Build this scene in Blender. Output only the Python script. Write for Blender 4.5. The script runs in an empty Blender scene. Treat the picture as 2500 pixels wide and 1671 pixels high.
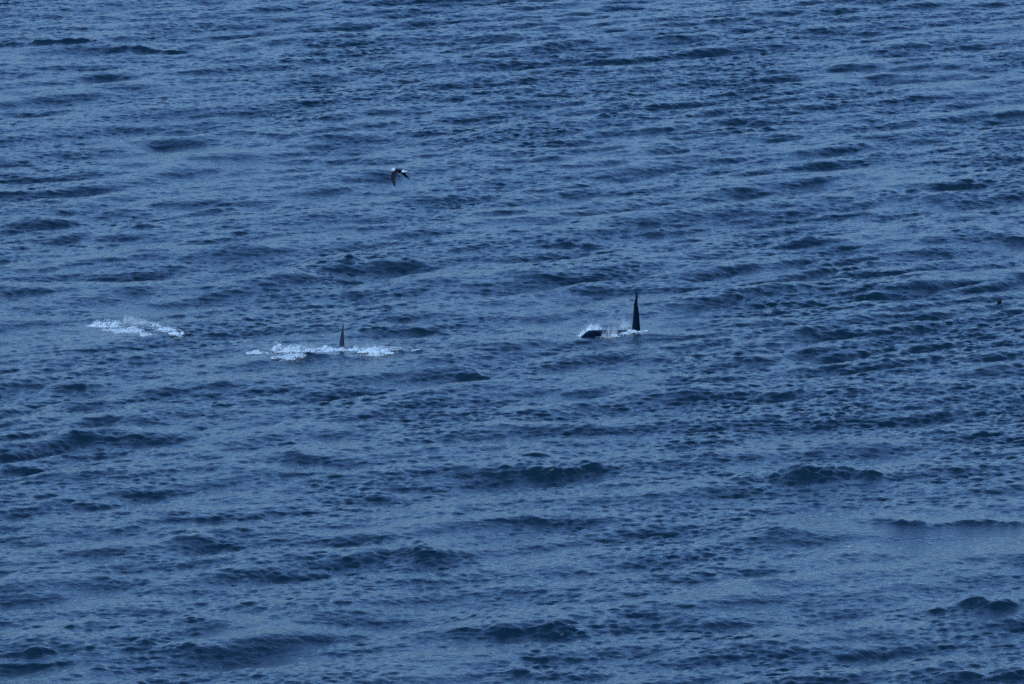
import bpy, bmesh, math, random
import numpy as np
from mathutils import Vector, Matrix

# ------------------------------------------------------------------ camera, sky, light
SC = bpy.context.scene
COL = SC.collection
PITCH = math.radians(7.5)            # looking down at the water from a cliff top
DIST = 450.0
H = DIST * math.sin(PITCH)
W_AT = 40.0                          # metres across the frame at DIST
FW, FH = 2500.0, 1671.0              # size of the photograph
cam_d = bpy.data.cameras.new('camera')
cam = bpy.data.objects.new('camera', cam_d)
COL.objects.link(cam)
cam.location = (0, 0, H)
cam.rotation_euler = (math.radians(90) - PITCH, 0, 0)
cam_d.sensor_width = 36.0
cam_d.lens = 36.0 * DIST / W_AT
cam_d.clip_start = 1.0
cam_d.clip_end = 40000.0
SC.camera = cam
SC.render.resolution_x, SC.render.resolution_y = 1024, 684

SUN_EL, SUN_AZ = 32.0, 200.0         # sun behind the cloud, behind the camera
world = bpy.data.worlds.new('World')
SC.world = world
world.use_nodes = True
wn, wl = world.node_tree.nodes, world.node_tree.links
wn.clear()
wo = wn.new('ShaderNodeOutputWorld')
bg = wn.new('ShaderNodeBackground')
sky = wn.new('ShaderNodeTexSky')
sky.sky_type = 'NISHITA'
sky.sun_disc = False
sky.sun_elevation = math.radians(SUN_EL)
sky.sun_rotation = math.radians(SUN_AZ)
sky.air_density, sky.dust_density, sky.ozone_density = 1.0, 1.5, 2.0
tint = wn.new('ShaderNodeMix')
tint.data_type = 'RGBA'
tint.blend_type = 'MULTIPLY'
tint.inputs['Factor'].default_value = 1.0
tint.inputs['B'].default_value = (0.45, 0.66, 1.0, 1)   # cold light of a blue overcast dusk
wl.new(sky.outputs['Color'], tint.inputs['A'])
wl.new(tint.outputs['Result'], bg.inputs['Color'])
bg.inputs['Strength'].default_value = 0.10
wl.new(bg.outputs['Background'], wo.inputs['Surface'])

sun_d = bpy.data.lights.new('sun', 'SUN')
sun = bpy.data.objects.new('sun', sun_d)
COL.objects.link(sun)
sun_d.energy = 1.3
sun_d.angle = math.radians(35)
sun_d.color = (0.45, 0.72, 1.0)
_az = math.radians(SUN_AZ)
_sd = Vector((math.sin(_az) * math.cos(math.radians(SUN_EL)), math.cos(_az) * math.cos(math.radians(SUN_EL)), math.sin(math.radians(SUN_EL))))
sun.rotation_euler = _sd.to_track_quat('Z', 'Y').to_euler()

SC.view_settings.view_transform = 'Standard'
SC.view_settings.look = 'None'
SC.view_settings.exposure = 0.93
SC.cycles.use_denoising = False           # keep the finest ripples; the little noise left reads as grain
SC.cycles.pixel_filter_width = 2.3        # soft long lens
SC.view_settings.gamma = 1.0
SC.view_settings.use_curve_mapping = False

# ------------------------------------------------------------------ helpers
cp, sp = math.cos(PITCH), math.sin(PITCH)
def ray(px, py):
    """direction through a point of the photograph (2500 x 1671)"""
    u = (px - FW / 2) / FW * W_AT / DIST
    v = -(py - FH / 2) / FW * W_AT / DIST
    return Vector((u, cp + v * sp, -sp + v * cp))
def at(px, py, z=0.0):
    """the place where that line of sight meets the level z"""
    d = ray(px, py)
    return Vector((0, 0, H)) + d * ((z - H) / d.z)
def ppm(y):
    """photograph pixels per metre at ground distance y"""
    return FW / W_AT * DIST / math.hypot(y, H)

def tag(o, label=None, cat=None, group=None, kind=None):
    if label: o['label'] = label
    if cat: o['category'] = cat
    if group: o['group'] = group
    if kind: o['kind'] = kind
    return o

def material(name, color, rough=0.5, ior=1.45, spec=0.5):
    m = bpy.data.materials.new(name)
    m.use_nodes = True
    b = m.node_tree.nodes['Principled BSDF']
    b.inputs['Base Color'].default_value = (*color, 1)
    b.inputs['Roughness'].default_value = rough
    b.inputs['IOR'].default_value = ior
    b.inputs['Specular IOR Level'].default_value = spec
    return m

def mottled(name, c1, c2, scale, rough, ior=1.45, bump=0.0, bscale=30.0):
    m = material(name, c1, rough, ior)
    nt = m.node_tree
    b = nt.nodes['Principled BSDF']
    tc = nt.nodes.new('ShaderNodeTexCoord')
    n = nt.nodes.new('ShaderNodeTexNoise')
    n.inputs['Scale'].default_value = scale
    n.inputs['Detail'].default_value = 5
    r = nt.nodes.new('ShaderNodeValToRGB')
    r.color_ramp.elements[0].position, r.color_ramp.elements[1].position = 0.3, 0.7
    r.color_ramp.elements[0].color, r.color_ramp.elements[1].color = (*c1, 1), (*c2, 1)
    nt.links.new(tc.outputs['Object'], n.inputs['Vector'])
    nt.links.new(n.outputs['Fac'], r.inputs['Fac'])
    nt.links.new(r.outputs['Color'], b.inputs['Base Color'])
    if bump:
        n2 = nt.nodes.new('ShaderNodeTexNoise')
        n2.inputs['Scale'].default_value = bscale
        n2.inputs['Detail'].default_value = 4
        bp = nt.nodes.new('ShaderNodeBump')
        bp.inputs['Strength'].default_value = bump
        bp.inputs['Distance'].default_value = 0.02
        nt.links.new(tc.outputs['Object'], n2.inputs['Vector'])
        nt.links.new(n2.outputs['Fac'], bp.inputs['Height'])
        nt.links.new(bp.outputs['Normal'], b.inputs['Normal'])
    return m

# ------------------------------------------------------------------ the sea
# a spectral sea: long waves and chop are made as two Fourier sheets of real height
rng = np.random.default_rng(11)
NX, NY = 720, 1600
DX, DY = 68.0 / NX, 248.0 / NY
X0, Y0 = -34.0, 352.0
kx = 2 * np.pi * np.fft.fftfreq(NX, DX)[None, :]
ky = 2 * np.pi * np.fft.fftfreq(NY, DY)[:, None]
K = np.hypot(kx, ky)
K[0, 0] = 1e-6
TH = np.arctan2(ky, kx)

def sheet(lam_peak, spread_lo, spread_hi, direction, lam_max, lam_min, power=4.0):
    kp = 2 * np.pi / lam_peak
    F = K ** -power * np.exp(-1.25 * (kp / K) ** 2)
    ang = np.abs(np.angle(np.exp(1j * (TH - direction))))
    s = spread_hi + (spread_lo - spread_hi) * np.clip(kp / K, 0, 1)
    D = np.cos(ang / 2) ** (2 * s)
    F = F * D
    lo, hi = 2 * np.pi / lam_max, 2 * np.pi / lam_min
    F = F / (1 + (lo / K) ** 12) / (1 + (K / hi) ** 6)
    F[0, 0] = 0
    g = rng.normal(size=(NY, NX)) + 1j * rng.normal(size=(NY, NX))
    Hk = g * np.sqrt(F)
    h = np.fft.ifft2(Hk)
    dx = np.fft.ifft2(-1j * kx / K * Hk)
    dy = np.fft.ifft2(-1j * ky / K * Hk)
    s = 1.0 / h.real.std()
    return h.real * s, dx.real * s, dy.real * s

def smooth_noise(lx, ly, seed):
    r = np.random.default_rng(seed)
    g = np.fft.fft2(r.normal(size=(NY, NX)))
    g = g * np.exp(-0.5 * ((kx * lx) ** 2 + (ky * ly) ** 2))
    n = np.fft.ifft2(g).real
    return n / n.std()

rad = math.radians
LONG = sheet(10.0, 16, 6, rad(-45), 40, 3.0)        # wind sea, crests rising to the right
CROSS = sheet(6.0, 8, 4, rad(-98), 30, 2.5)       # a second train straight to the viewer
STREAK = sheet(3.4, 30, 12, rad(-37), 12, 1.2)    # long narrow crests running up to the right
CHOP = sheet(1.2, 2.0, 0.9, rad(-60), 2.4, 0.26, 3.3) # short steep chop

ext = 80
ix = np.concatenate([np.arange(-ext * 4, 0, 4), np.arange(NX), np.arange(NX, NX + ext * 4, 4)])
iy = np.concatenate([np.arange(-60, 0, 4), np.arange(NY), np.arange(NY, NY + 60, 4)])
gx = X0 + ix * DX
gy = Y0 + iy * DY
GX, GY = np.meshgrid(gx, gy)
def take(a): return a[np.ix_(iy % NY, ix % NX)]

GUST = np.clip(1.0 - 0.18 * np.clip((GY - 430) / 110, 0, 1) + 0.13 * take(smooth_noise(4.0, 14.0, 5)), 0.45, 1.6)
PATCH = np.clip(1.0 + 0.20 * take(smooth_noise(1.2, 3.0, 6)), 0.4, 1.6)

def ell(px, py, rx, ry):
    """gaussian weight of an oval patch of water, given where it lies and its half sizes in metres"""
    c = at(px, py)
    return np.exp(-(((GX - c.x) / rx) ** 2 + ((GY - c.y) / ry) ** 2))

calm = np.ones_like(GX)
calm *= 1 - 0.85 * np.clip(1.5 * ell(2330, 1288, 5.6, 3.4), 0, 1)      # smooth slick to the right
calm *= 1 - 0.35 * np.clip(1.3 * ell(2250, 1400, 5.5, 9), 0, 1)
calm_w = np.ones_like(GX)
for (px, py) in ((1520, 795), (830, 850), (320, 800)):
    calm_w *= 1 - 0.55 * ell(px, py, 3.0, 5.0)

A_LONG, A_CROSS, A_CHOP, A_STREAK = 0.072, 0.024, 0.0148, 0.029
LEAN = 1.3                            # crests lean towards the viewer, steep fronts and long backs
chop_w = GUST * PATCH * calm * calm_w
long_w = calm_w * (1 - 0.85 * (1 - calm))
streak_w = long_w * np.clip(0.45 + (GY - 375) / 80, 0.55, 1.1) * np.clip(0.85 + 0.3 * take(smooth_noise(5.0, 12.0, 8)), 0.2, 1.6)
Z = take(LONG[0]) * A_LONG * long_w + take(CROSS[0]) * A_CROSS * long_w + take(CHOP[0]) * A_CHOP * chop_w + take(STREAK[0]) * A_STREAK * streak_w
Xd = (take(LONG[1]) * A_LONG + take(CROSS[1]) * A_CROSS) * long_w + take(CHOP[1]) * A_CHOP * chop_w + take(STREAK[1]) * A_STREAK * streak_w
Yd = (take(LONG[2]) * A_LONG + take(CROSS[2]) * A_CROSS) * long_w + take(CHOP[2]) * A_CHOP * chop_w + take(STREAK[2]) * A_STREAK * streak_w
CHOPPY = 0.85

# the larger crests that stand out one by one
ROUGHER = np.zeros_like(GX)
def ridge(px, py, half, amp, wf=0.55, wb=1.5, tilt=0.0, rough=0.5):
    """a single steep crest: half length, height, front and back widths in metres; tilt turns the crest line"""
    global Z
    c = at(px, py, amp * 0.6)
    s, t = math.sin(tilt), math.cos(tilt)
    u = (GX - c.x) * t + (GY - c.y) * s
    v = -(GX - c.x) * s + (GY - c.y) * t
    v = v + rough * wf * take_n1 + 0.25 * u * u / (half * half) * wf 
    prof = np.where(v < 0, np.exp(-np.abs(v / wf) ** 1.5), np.exp(-np.abs(v / wb) ** 1.2))
    env = np.exp(-np.abs(u / (half * 0.9)) ** 1.6) * np.clip(0.9 + 0.28 * take_n2, 0.2, 1.6)
    Z = Z + amp * env * prof * (1 + 0.13 * take_n3) + take(CHOP[0]) * 0.008 * env * prof
take_n1 = take(smooth_noise(0.45, 2.0, 21))
take_n2 = take(smooth_noise(0.35, 0.9, 22))
take_n3 = take(smooth_noise(0.13, 0.45, 23))
S = FW / 2346.0
RIDGES = [
    # x, y in the photo as seen at 2346 wide, half length m, height m, tilt
    (1210, 1068, 1.3, 0.55, 0.12), (1360, 1062, 1.7, 0.64, -0.04), (1900, 1078, 1.9, 0.62, 0.02), (1790, 1094, 1.7, 0.45, 0.2), (985, 1255, 1.2, 0.66, 0.35),
    (1160, 1438, 1.6, 0.34, -0.05), (1300, 1452, 1.4, 0.20, 0.0), (1330, 550, 1.4, 0.52, 0.25), (820, 595, 1.7, 0.52, 0.55),
    (690, 622, 1.1, 0.24, 0.8), (1560, 335, 0.9, 0.34, 0.6), (110, 95, 3.0, 0.42, 0.0), (330, 108, 2.4, 0.30, -0.4),
    (430, 1183, 2.2, 0.40, 0.0), (180, 998, 2.4, 0.22, 0.1), (40, 1060, 1.5, 0.32, -0.15), (2300, 540, 1.4, 0.38, 0.5),
    (1480, 522, 1.2, 0.24, 0.6), (1870, 560, 1.1, 0.24, 0.6), (2100, 435, 2.4, 0.26, 0.9), (2270, 418, 1.6, 0.24, 0.5),
    (2050, 1197, 2.6, 0.17, 0.0), (2250, 1196, 2.4, 0.16, 0.05), (1780, 1217, 1.0, 0.24, 0.0), (1810, 1267, 0.7, 0.24, 0.0),
    (1620, 1315, 0.7, 0.26, 0.0), (1700, 1460, 1.6, 0.22, 0.2), (2250, 1385, 2.0, 0.44, 0.35), (2280, 1540, 2.0, 0.44, 0.15),
    (70, 1480, 2.2, 0.48, 0.1), (60, 1515, 2.0, 0.30, 0.0), (640, 1385, 1.7, 0.22, -0.05), (460, 1240, 0.9, 0.28, 0.3),
    (690, 1045, 0.9, 0.26, 0.2), (860, 1140, 0.5, 0.30, 0.0), (780, 1170, 0.6, 0.24, 0.0), (985, 752, 0.9, 0.24, 0.0),
    (850, 755, 0.9, 0.22, -0.05), (170, 885, 1.6, 0.24, 0.15), (170, 718, 0.5, 0.24, 0.0), (1060, 850, 0.7, 0.24, 0.0),
    (2030, 855, 0.8, 0.26, 0.2), (1240, 870, 1.5, 0.20, 0.0), (1410, 270, 1.2, 0.22, 0.5), (780, 268, 1.2, 0.24, 0.3),
    (330, 518, 0.8, 0.26, 0.2), (50, 590, 1.2, 0.28, 0.5), (1200, 1190, 1.2, 0.24, 0.0), (1510, 1168, 0.7, 0.22, 0.0),
    (1100, 1408, 1.0, 0.20, -0.1), (1390, 595, 0.5, 0.20, 0.0), (440, 1415, 1.0, 0.26, 0.0), (240, 1420, 1.2, 0.24, 0.2),
    (380, 1480, 1.3, 0.22, 0.1), (2040, 660, 1.0, 0.18, 0.3), (1200, 1540, 1.5, 0.30, 0.0), (830, 437, 0.7, 0.22, 0.4),
    # bow waves of the animals
    (905, 800, 1.15, 0.30, 0.0), (1495, 768, 0.9, 0.20, 0.0), (700, 815, 1.6, 0.20, -0.05), (330, 752, 0.8, 0.26, 0.0), (390, 765, 0.7, 0.16, 0.0),
]
for (x, y, hf, am, ti) in RIDGES:
    d = at(x * S, y * S).y
    k = min(1.0, 0.45 + 0.3 * hf)          # short crests stay low
    hf = hf * 1.15 + 0.15
    ridge(x * S, y * S, hf, am * 0.56 * k, 0.45 + am * 0.7, 1.0 + am * 2.6, ti)

PX = GX + CHOPPY * Xd
PY = GY + CHOPPY * Yd - LEAN * Z
# frame of open water out to the horizon
fade = np.minimum(np.clip((gx - gx[0]) / 8, 0, 1), np.clip((gx[-1] - gx) / 8, 0, 1))[None, :] * \
       np.minimum(np.clip((gy - gy[0]) / 4, 0, 1), np.clip((gy[-1] - gy) / 4, 0, 1))[:, None]
Z *= fade
PX = GX + (PX - GX) * fade
PY = GY + (PY - GY) * fade
ox0, ox1 = [-9000., -1500., -300.], [300., 1500., 9000.]
oy0, oy1 = [-3000., -300., 60., 250.], [900., 1600., 4000., 20000.]
AX = np.concatenate([ox0, gx, ox1]); AY = np.concatenate([oy0, gy, oy1])
FX, FY = np.meshgrid(AX, AY)
FZ = np.zeros_like(FX)
sl = (slice(len(oy0), len(oy0) + len(gy)), slice(len(ox0), len(ox0) + len(gx)))
FX[sl], FY[sl], FZ[sl] = PX, PY, Z

def grid_mesh(name, X, Y, Zz):
    ny, nx = X.shape
    me = bpy.data.meshes.new(name)
    co = np.stack([X, Y, Zz], -1).reshape(-1, 3).astype(np.float32)
    me.vertices.add(nx * ny)
    me.vertices.foreach_set('co', co.ravel())
    i = (np.arange(ny - 1)[:, None] * nx + np.arange(nx - 1)[None, :]).ravel()
    q = np.stack([i, i + 1, i + nx + 1, i + nx], -1).astype(np.int32)
    n = len(q)
    me.loops.add(n * 4)
    me.loops.foreach_set('vertex_index', q.ravel())
    me.polygons.add(n)
    me.polygons.foreach_set('loop_start', np.arange(0, n * 4, 4, dtype=np.int32))
    me.polygons.foreach_set('use_smooth', np.ones(n, dtype=bool))
    me.update(calc_edges=True)
    return me

wm = material('sea_water', (0.003, 0.017, 0.028), 0.10, 1.333)
nt = wm.node_tree
b = nt.nodes['Principled BSDF']
tc = nt.nodes.new('ShaderNodeTexCoord')
prev = None
for (sc_, st, dist) in ((4.2, 1.0, 0.065), (11.0, 0.8, 0.024)):
    mp = nt.nodes.new('ShaderNodeMapping')
    mp.inputs['Scale'].default_value = (1.0, 0.85, 1.0)
    n = nt.nodes.new('ShaderNodeTexNoise')
    n.inputs['Scale'].default_value = sc_
    n.inputs['Detail'].default_value = 4
    n.inputs['Roughness'].default_value = 0.55
    bp = nt.nodes.new('ShaderNodeBump')
    bp.inputs['Strength'].default_value = st
    bp.inputs['Distance'].default_value = dist
    nt.links.new(tc.outputs['Object'], mp.inputs['Vector'])
    nt.links.new(mp.outputs['Vector'], n.inputs['Vector'])
    nt.links.new(n.outputs['Fac'], bp.inputs['Height'])
    if prev: nt.links.new(prev.outputs['Normal'], bp.inputs['Normal'])
    prev = bp
nt.links.new(prev.outputs['Normal'], b.inputs['Normal'])
sea_me = grid_mesh('water', FX, FY, FZ)
sea_me.materials.append(wm)
sea = bpy.data.objects.new('water', sea_me)
COL.objects.link(sea)
tag(sea, 'choppy dark blue sea seen from above', kind='structure')

def sea_z(x, y):
    """height of the water at a place (nearest row and column of the sheet)"""
    j = int(np.clip(np.searchsorted(gx, x), 1, len(gx) - 1))
    i = int(np.clip(np.searchsorted(gy, y), 1, len(gy) - 1))
    a = slice(max(i - 3, 0), i + 4); c = slice(max(j - 5, 0), j + 6)
    d = (PX[a, c] - x) ** 2 + (PY[a, c] - y) ** 2
    return float(Z[a, c].ravel()[d.argmin()])
def sea_mean(x, y, r=0.8):
    m = (np.abs(gx - x) < r); n = (np.abs(gy - y) < r)
    return float(Z[np.ix_(n, m)].mean())
def surf(px, py, lift=0.0):
    """the point of the water surface seen at a place in the photograph"""
    z = 0.0
    for _ in range(6):
        p = at(px, py, z)
        z = sea_z(p.x, p.y)
    p = at(px, py, z); p.z = z + lift
    return p

# ------------------------------------------------------------------ animals
def ring_loft(bm, rings, mats=None, cap=True):
    vs = [[bm.verts.new(p) for p in r] for r in rings]
    n = len(rings[0])
    fs = []
    for i in range(len(vs) - 1):
        for k in range(n):
            f = bm.faces.new((vs[i][k], vs[i][(k + 1) % n], vs[i + 1][(k + 1) % n], vs[i + 1][k]))
            f.smooth = True
            if mats: f.material_index = mats(i, k)
            fs.append(f)
    if cap:
        for r, m in ((vs[0], 0), (vs[-1], len(vs) - 2)):
            f = bm.faces.new(r); f.smooth = True
            if mats: f.material_index = mats(m, 0)
    return fs

def finish(bm, name, mats):
    bmesh.ops.recalc_face_normals(bm, faces=bm.faces)
    me = bpy.data.meshes.new(name)
    bm.to_mesh(me); bm.free()
    for m in mats: me.materials.append(m)
    o = bpy.data.objects.new(name, me)
    COL.objects.link(o)
    return o

ORCA_BLACK = mottled('orca_black_skin', (0.001, 0.005, 0.014), (0.003, 0.009, 0.024), 3.0, 0.4)
ORCA_BLACK.node_tree.nodes['Principled BSDF'].inputs['Specular IOR Level'].default_value = 0.08
for _m in (ORCA_BLACK,):
    _m.node_tree.nodes['Principled BSDF'].inputs['Specular Tint'].default_value = (0.75, 0.9, 1.0, 1)
ORCA_WHITE = mottled('orca_white_skin', (0.62, 0.63, 0.62), (0.75, 0.76, 0.75), 4.0, 0.35)
ORCA_GREY = mottled('orca_saddle_skin', (0.10, 0.105, 0.11), (0.17, 0.175, 0.18), 5.0, 0.35)

def interp(tab, x):
    xs = [t[0] for t in tab]
    return [float(np.interp(x, xs, [t[k] for t in tab])) for k in range(1, len(tab[0]))]

ORCA_MISTED = mottled('orca_mist_paled_skin', (0.005, 0.011, 0.026), (0.009, 0.017, 0.038), 3.0, 0.5)  # black skin painted paler: mist before the fin put into the colour
ORCA_MISTED.node_tree.nodes['Principled BSDF'].inputs['Specular IOR Level'].default_value = 0.2
def make_orca(label, fin_secs, length_scale, fin_twist, head_lift, rise=0.0, black=None):
    """body along +X (head), fin base at the origin; one continuous skin"""
    bm = bmesh.new()
    L = length_scale
    tab = [  # x, half width, top, bottom
        (-4.3, 0.05, -0.80, -0.98), (-3.9, 0.10, -0.72, -1.08), (-3.2, 0.20, -0.52, -1.18), (-2.4, 0.40, -0.30, -1.34),
        (-1.4, 0.68, -0.12, -1.52), (-0.5, 0.84, -0.03, -1.62), (0.2, 0.88, 0.5 * rise, -1.64), (1.0, 0.86, -0.03 + 1.2 * rise, -1.58),
        (1.8, 0.74, -0.04 + rise + 0.4 * head_lift, -1.40), (2.3, 0.62, 0.02 + 0.8 * head_lift, -1.18), (2.7, 0.50, -0.01 + head_lift, -0.98),
        (3.05, 0.36, -0.14 + head_lift, -0.82), (3.3, 0.20, -0.34 + head_lift, -0.70), (3.42, 0.07, -0.46 + head_lift, -0.58)]
    NS = 28
    xs = np.concatenate([np.linspace(-4.3, 1.6, 26), np.linspace(1.8, 3.42, 18)])
    rings = []
    for x in xs:
        hw, tp, bt = interp(tab, x)
        r = []
        for k in range(NS):
            a = 2 * math.pi * k / NS
            c, s = math.cos(a), math.sin(a)
            r.append((x * L, hw * L * math.copysign(abs(c) ** 0.9, c), L * ((tp + bt) / 2 + (tp - bt) / 2 * math.copysign(abs(s) ** 0.95, s))))
        rings.append(r)
    def skin(i, k):
        x = (xs[i] + xs[min(i + 1, len(xs) - 1)]) / 2
        a = math.degrees(2 * math.pi * (k + 0.5) / NS)
        up = a if a <= 180 else a - 360
        side = up if abs(up) <= 90 else (180 - up if up > 0 else -180 - up)
        if side < -52 and x > -2.6: return 1
        if side < -20 and x > 2.5: return 1
        if 2.0 < x < 2.65 and 8 < side < 30: return 1          # eye patch
        if -1.6 < x < -0.6 and 35 < side < 72: return 2         # saddle
        return 0
    ring_loft(bm, rings, skin)
    # dorsal fin: lens sections, height, chord, thickness, set back, sideways bend
    tw = fin_twist
    frs = []
    for (h, ch, th, bx, by) in fin_secs:
        r = []
        for k in range(16):
            a = 2 * math.pi * k / 16
            lx, ly = ch / 2 * math.cos(a), th / 2 * math.sin(a) * (0.75 + 0.25 * math.cos(a))
            r.append((bx + lx * math.cos(tw) - ly * math.sin(tw), by + lx * math.sin(tw) + ly * math.cos(tw), h))
        frs.append(r)
    ring_loft(bm, frs, lambda i, k: 0)
    # pectoral paddles and tail flukes (under water)
    for s in (-1, 1):
        prs = []
        for t in np.linspace(0, 1, 9):
            ch = 0.30 + 0.55 * math.sin(math.pi * min(1, t * 0.85 + 0.12)) * (1 - 0.4 * t)
            if t > 0.95: ch = 0.12
            c0 = Vector((1.55 - 0.55 * t, s * (0.55 + 1.1 * t), -1.05 - 0.55 * t)) * L
            prs.append([(c0.x + ch / 2 * L * math.cos(a), c0.y, c0.z + 0.06 * L * math.sin(a)) for a in [2 * math.pi * k / 12 for k in range(12)]])
        ring_loft(bm, prs, lambda i, k: 0)
        frs2 = []
        for t in np.linspace(0, 1, 9):
            ch = 0.75 * (1 - t) ** 0.8 + 0.06
            c0 = Vector((-4.2 - 0.45 * t * t, s * 1.05 * t, -0.9 - 0.03 * t)) * L
            frs2.append([(c0.x + ch / 2 * L * math.cos(a), c0.y, c0.z + 0.05 * (1 - 0.7 * t) * L * math.sin(a)) for a in [2 * math.pi * k / 12 for k in range(12)]])
        ring_loft(bm, frs2, lambda i, k: 0)
    o = finish(bm, 'orca', [black or ORCA_BLACK, ORCA_WHITE, ORCA_GREY])
    tag(o, label, 'orca', 'orcas at the surface')
    return o

# tall fin of the bull, slightly wavy with a curled tip
bull_fin = [(h, 1.25 * w, 0.64 * w, 0.0, b) for (h, w, b) in (
    (-0.40, 0.34, 0.0), (-0.05, 0.30, 0.0), (0.10, 0.27, 0.0), (0.30, 0.235, 0.0), (0.52, 0.205, 0.0), (0.75, 0.18, 0.0), (0.92, 0.15, -0.010), (1.04, 0.12, -0.024),
    (1.16, 0.095, -0.006), (1.28, 0.080, 0.026), (1.38, 0.068, 0.030), (1.47, 0.050, 0.004), (1.55, 0.030, -0.035), (1.61, 0.008, -0.070))]
bull = make_orca('large orca with tall narrow dorsal fin and dark head breaking the surface', bull_fin, 1.0, math.radians(-33), 0.28, 0.12)
yaw1 = math.radians(-90 - 41)
p = at(1553, 808)
bull.location = (p.x, p.y, sea_mean(p.x, p.y) + 0.0)
bull.rotation_euler = (0, 0, yaw1)

small_fin = [(-0.35, 0.80, 0.36, 0.0, 0.0), (-0.05, 0.66, 0.30, -0.04, 0.0), (0.10, 0.58, 0.265, -0.06, 0.0), (0.28, 0.48, 0.21, -0.09, 0.0),
             (0.46, 0.38, 0.165, -0.13, 0.005), (0.62, 0.28, 0.12, -0.17, 0.01), (0.78, 0.18, 0.08, -0.22, 0.015), (0.88, 0.10, 0.055, -0.26, 0.02), (0.95, 0.03, 0.02, -0.29, 0.02)]
cow = make_orca('smaller orca with short pointed dorsal fin standing between two patches of white water', small_fin, 0.82, math.radians(11), -0.05, black=ORCA_MISTED)
p = at(834, 853)
cow.location = (p.x, p.y, sea_mean(p.x, p.y) + 0.02)
cow.rotation_euler = (0, 0, math.radians(-90 - 7))

# gull: one skin, dark mantle and wings, white head and tail
GULL_DARK = mottled('gull_dark_feathers', (0.006, 0.006, 0.008), (0.011, 0.011, 0.014), 14.0, 0.7)
GULL_DARK.node_tree.nodes['Principled BSDF'].inputs['Specular IOR Level'].default_value = 0.2
GULL_WHITE = mottled('gull_white_feathers', (0.50, 0.51, 0.52), (0.60, 0.61, 0.62), 14.0, 0.7)
GULL_BILL = material('gull_bill', (0.45, 0.26, 0.03), 0.4)
def make_gull():
    bm = bmesh.new()
    st = [(-0.35, 0.090, 0.012, 0.00), (-0.28, 0.075, 0.026, 0.0), (-0.20, 0.058, 0.046, 0.0), (-0.12, 0.066, 0.058, 0.0), (0.0, 0.082, 0.076, -0.005),
          (0.10, 0.078, 0.074, -0.002), (0.18, 0.058, 0.058, 0.012), (0.24, 0.048, 0.050, 0.024), (0.28, 0.060, 0.062, 0.030), (0.32, 0.046, 0.048, 0.028), (0.355, 0.016, 0.017, 0.024), (0.40, 0.005, 0.007, 0.014)]
    N = 12
    rings = [[(x, w * math.cos(2 * math.pi * k / N), z + h * math.sin(2 * math.pi * k / N)) for k in range(N)] for (x, w, h, z) in st]
    def mt(i, k):
        x = (st[i][0] + st[i + 1][0]) / 2
        if x > 0.345: return 2
        if x > 0.15 or x < -0.13: return 1
        return 0 if math.sin(2 * math.pi * (k + 0.5) / N) > -0.8 else 1  # lower sides dark too: shade on the white underparts put into colour
    ring_loft(bm, rings, mt)
    for s in (-1, 1):
        # span, x centre, z, chord; the wing on the far side is held a little higher
        sec = [(0.03, 0.01, 0.03, 0.21), (0.12, 0.04, 0.02, 0.21), (0.22, 0.07, -0.05, 0.21), (0.33, 0.07, -0.17, 0.19), (0.40, 0.03, -0.29, 0.165),
               (0.45, -0.03, -0.40, 0.13), (0.49, -0.10, -0.49, 0.085), (0.51, -0.14, -0.54, 0.03)]
        rs = []
        for (y, x, z, c) in sec:
            if s < 0: y, z = y * 1.08, (z - 0.03) * 0.62 + 0.03
            rs.append([(x + c / 2 * math.cos(a), s * (y - 0.018 * math.sin(a) * min(1, abs(z) * 3)), z + 0.016 * (c / 0.21) * math.sin(a)) for a in [2 * math.pi * k / 10 for k in range(10)]])
        ring_loft(bm, rs, lambda i, k: 0)
    o = finish(bm, 'gull', [GULL_DARK, GULL_WHITE, GULL_BILL])
    tag(o, 'black backed gull flying low over the sea with drooping dark wings', 'gull')
    return o
gull = make_gull()
gull.scale = (1.1, 1.1, 1.1)
gull.location = at(976, 418, 5.0)
gull.rotation_euler = (math.radians(4), math.radians(-2), math.radians(150))

AUK = mottled('auk_dark_feathers', (0.008, 0.008, 0.010), (0.016, 0.016, 0.018), 20.0, 0.6)
def make_auk():
    bm = bmesh.new()
    st = [(-0.20, 0.012, 0.010, 0.05), (-0.15, 0.050, 0.035, 0.045), (-0.07, 0.088, 0.068, 0.04), (0.02, 0.098, 0.084, 0.045), (0.09, 0.080, 0.080, 0.06),
          (0.13, 0.056, 0.060, 0.085), (0.155, 0.046, 0.048, 0.10), (0.185, 0.040, 0.040, 0.108), (0.21, 0.028, 0.028, 0.108), (0.225, 0.012, 0.013, 0.106), (0.26, 0.004, 0.004, 0.10)]
    N = 12
    ring_loft(bm, [[(x, w * math.cos(2 * math.pi * k / N), z + h * math.sin(2 * math.pi * k / N)) for k in range(N)] for (x, w, h, z) in st], lambda i, k: 0)
    o = finish(bm, 'seabird', [AUK])
    tag(o, 'small dark seabird sitting low on the water near the right edge', 'seabird')
    return o
auk = make_auk()
p = surf(2440, 738)
auk.location = (p.x, p.y, p.z - 0.005)
auk.rotation_euler = (0, 0, math.radians(70))

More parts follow.
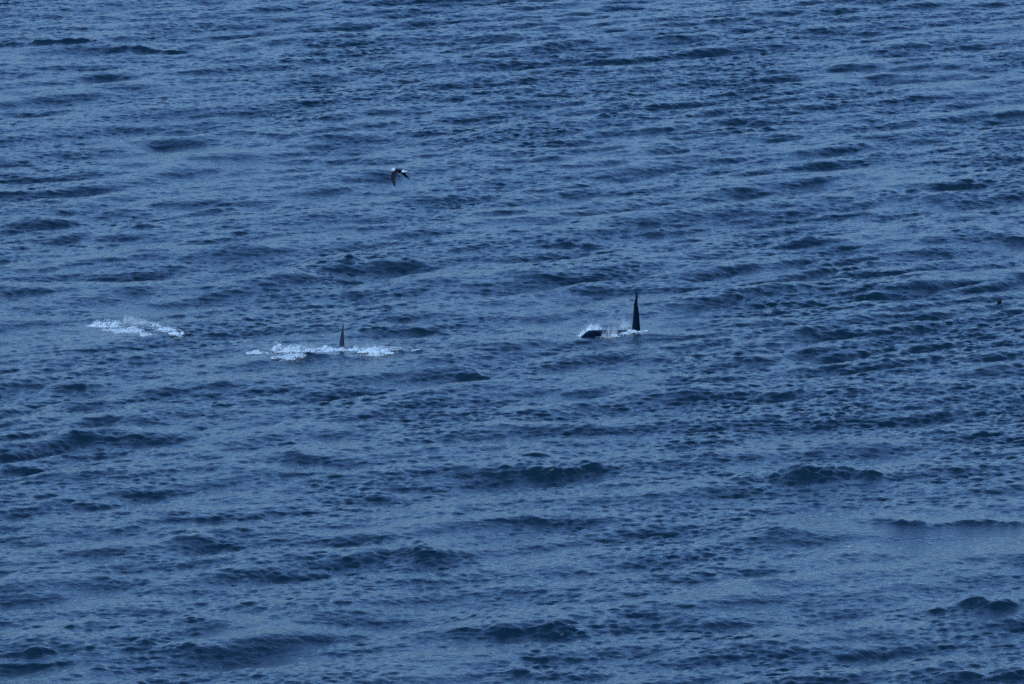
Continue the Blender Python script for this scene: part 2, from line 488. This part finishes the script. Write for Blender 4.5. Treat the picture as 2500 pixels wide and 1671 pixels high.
# ------------------------------------------------------------------ white water
FOAM = mottled('white_water', (0.60, 0.64, 0.67), (0.72, 0.75, 0.77), 6.0, 0.6)
ICO = bmesh.new(); bmesh.ops.create_icosphere(ICO, subdivisions=1, radius=1.0)
ICO_V = np.array([v.co[:] for v in ICO.verts]); ICO_F = np.array([[v.index for v in f.verts] for f in ICO.faces]); ICO.free()
OCT_V = np.array([(1, 0, 0), (-1, 0, 0), (0, 1, 0), (0, -1, 0), (0, 0, 1), (0, 0, -1)], float)
OCT_F = np.array([(0, 2, 4), (2, 1, 4), (1, 3, 4), (3, 0, 4), (2, 0, 5), (1, 2, 5), (3, 1, 5), (0, 3, 5)])

def splash(label, blobs, seed, category='splash', more=1.5):
    """droplets and foam lumps heaped along the water; blobs: photo x of the middle, photo y of the foot,
    half width m, height m, depth m, number, size m, thinning towards the top, kind"""
    r = np.random.default_rng(seed)
    P, SZ = [], []
    for (px, py, hw, hh, dp, n, sz, pw, flat) in blobs:
        c = surf(px, py)
        n = int(n * more)
        nl = max(7, int(hw * 46))                     # uneven heaps within each stretch
        lu = np.clip(r.normal(0, 0.55, nl), -1.1, 1.1); ld = r.normal(0, 0.5, nl) * dp
        env = np.sqrt(np.maximum(0.06, 1 - lu * lu * 0.85))
        lw = r.uniform(0.03, 0.11, nl) * (0.7 + hw); lh = r.uniform(0.15, 1.0, nl) ** 1.3 * env
        lb = np.array([0.6 * sea_z(c.x + a_ * hw, c.y + b_) + 0.4 * c.z for a_, b_ in zip(lu, ld)]) - 0.02 + r.normal(0, 0.035, nl)
        wgt = lw * (lh + 0.25) * r.uniform(0.3, 1.0, nl)
        pick = r.choice(nl, n, p=wgt / wgt.sum())
        for q in pick:
            g = r.normal(0, 1, 3); g /= max(1e-6, np.linalg.norm(g))
            rr = r.random() ** (0.4 * pw)
            if r.random() < 0.06: rr *= r.uniform(1.2, 2.2)      # thrown drops
            x = c.x + lu[q] * hw + g[0] * rr * lw[q] * 1.5
            y = c.y + ld[q] + g[1] * rr * dp * 0.6
            zz = abs(g[2]) * rr * hh * lh[q]
            z = (sea_z(x, y) if flat else lb[q]) + zz
            s = (sz * 1.45 if sz > 0.012 else sz) * r.uniform(0.4, 1.3) * (1.0 - 0.45 * min(1, zz / hh))
            if r.random() < 0.13:                                # flecks lying loose on the water around
                x = c.x + r.normal(0, 0.62) * hw; y = c.y + r.normal(0, 1.0) * dp
                z, s = sea_z(x, y) + 0.004, min(s, 0.014)
            P.append((x, y, z)); SZ.append((s * 1.3, s * 1.3, s * (0.45 if flat else 0.9)))
    P, SZ = np.array(P), np.array(SZ)
    n = len(P)
    V = OCT_V[None] * SZ[:, None, :]
    a = r.uniform(0, 6.283, n); ca, sa = np.cos(a)[:, None], np.sin(a)[:, None]
    V = np.stack([V[..., 0] * ca - V[..., 1] * sa, V[..., 0] * sa + V[..., 1] * ca, V[..., 2] + 0.35 * V[..., 0]], -1) + P[:, None]
    F = OCT_F[None] + (np.arange(n) * 6)[:, None, None]
    org = P.mean(0)
    me = bpy.data.meshes.new('splash')
    me.from_pydata((V.reshape(-1, 3) - org).tolist(), [], F.reshape(-1, 3).tolist())
    me.polygons.foreach_set('use_smooth', np.ones(len(me.polygons), dtype=bool))
    me.materials.append(FOAM)
    o = bpy.data.objects.new('splash', me)
    o.location = org
    COL.objects.link(o)
    tag(o, label, category, 'white water around the animals', 'stuff')
    return o

def z2(x, y): return 580 + x / 4.8875, 760 + y / 4.8875
def z1(x, y): return 1350 + x / 7.82, 680 + y / 7.82
def z3(x, y): return 190 + x / 7.82, 730 + y / 7.82
# (x,y) foot, half width, height, depth, count, size, thinning, flat
splash('white splash breaking over the dark head of the large orca', [
    (*z1(790, 1045), 0.42, 0.36, 0.2, 4200, 0.022, 0.8, False),
    (*z1(590, 1095), 0.16, 0.26, 0.16, 1100, 0.020, 0.8, False),
    (*z1(760, 1000), 0.55, 0.42, 0.2, 900, 0.007, 1.0, False),
], 1)
splash('thin spray and foam around the foot of the tall dorsal fin', [
    (*z1(1010, 1140), 0.28, 0.34, 0.1, 800, 0.008, 1.0, False),
    (*z1(1130, 1090), 0.26, 0.55, 0.12, 1900, 0.007, 1.2, False),
    (*z1(1340, 1020), 0.32, 0.40, 0.12, 1200, 0.008, 1.2, False),
    (*z1(1300, 1080), 0.40, 0.30, 0.10, 700, 0.007, 1.2, False),
    (*z1(1400, 930), 0.25, 0.30, 0.15, 700, 0.010, 1.0, False),
    (*z1(1190, 1110), 0.12, 0.20, 0.12, 420, 0.014, 0.9, False),
    (*z1(1420, 1050), 0.26, 0.10, 0.2, 600, 0.016, 1.0, False),
    (*z1(1600, 1030), 0.20, 0.09, 0.2, 700, 0.016, 1.0, False),
    (*z1(1760, 1010), 0.16, 0.05, 0.2, 260, 0.016, 1.0, True),
    (*z1(1280, 850), 0.55, 0.6, 0.4, 1100, 0.0055, 1.0, False),
], 2)
splash('long ragged strip of white water to the left of the short fin', [
    (*z2(240, 500), 0.34, 0.09, 0.4, 1300, 0.020, 1.0, True),
    (*z2(480, 470), 0.26, 0.28, 0.3, 1900, 0.020, 0.8, False),
    (*z2(650, 480), 0.36, 0.28, 0.3, 2200, 0.018, 0.9, False),
    (*z2(600, 538), 0.52, 0.08, 0.35, 1900, 0.018, 1.0, True),
    (*z2(860, 485), 0.38, 0.20, 0.3, 2000, 0.018, 1.0, False),
    (*z2(1070, 470), 0.40, 0.17, 0.3, 2100, 0.018, 1.0, False),
    (*z2(720, 460), 0.75, 0.36, 0.4, 2600, 0.007, 1.0, False),
], 3)
splash('bright heaped crest of foam to the right of the short fin', [
    (*z2(1650, 478), 0.48, 0.28, 0.25, 4300, 0.022, 0.8, False),
    (*z2(1430, 470), 0.24, 0.20, 0.2, 1400, 0.020, 0.8, False),
    (*z2(1270, 470), 0.18, 0.14, 0.15, 600, 0.015, 1.0, False),
    (*z2(1245, 475), 0.34, 0.30, 0.08, 900, 0.007, 1.0, False),
    (*z2(1600, 460), 0.7, 0.38, 0.3, 1600, 0.007, 1.0, False),
    (*z2(1860, 485), 0.26, 0.05, 0.3, 260, 0.014, 1.0, True),
    (*z2(2110, 475), 0.20, 0.09, 0.2, 300, 0.014, 1.0, False),
], 4)
splash('white splash without a fin, farthest left of the white water', [
    (*z3(510, 520), 0.46, 0.27, 0.3, 3600, 0.022, 0.8, False),
    (*z3(330, 520), 0.22, 0.13, 0.25, 1100, 0.020, 0.8, False),
    (*z3(700, 500), 0.30, 0.22, 0.3, 1200, 0.016, 0.9, False),
    (*z3(980, 470), 0.50, 0.45, 0.3, 4200, 0.008, 1.0, False),
    (*z3(1270, 475), 0.34, 0.26, 0.3, 1500, 0.009, 1.0, False),
    (*z3(1000, 620), 0.48, 0.08, 0.5, 1500, 0.018, 1.0, True),
    (*z3(1300, 690), 0.24, 0.11, 0.35, 700, 0.016, 1.0, True),
    (*z3(1500, 540), 0.20, 0.13, 0.3, 500, 0.014, 1.0, False),
    (*z3(1690, 610), 0.32, 0.14, 0.25, 1200, 0.018, 1.0, False),
    (*z3(1900, 665), 0.24, 0.16, 0.25, 1400, 0.018, 1.0, False),
    (*z3(720, 600), 0.45, 0.06, 0.4, 700, 0.014, 1.0, True),
], 5)
splash('tiny white fleck of foam on the smooth water at lower right', [
    (2072, 1335, 0.06, 0.03, 0.1, 22, 0.012, 1.0, True),
], 7)
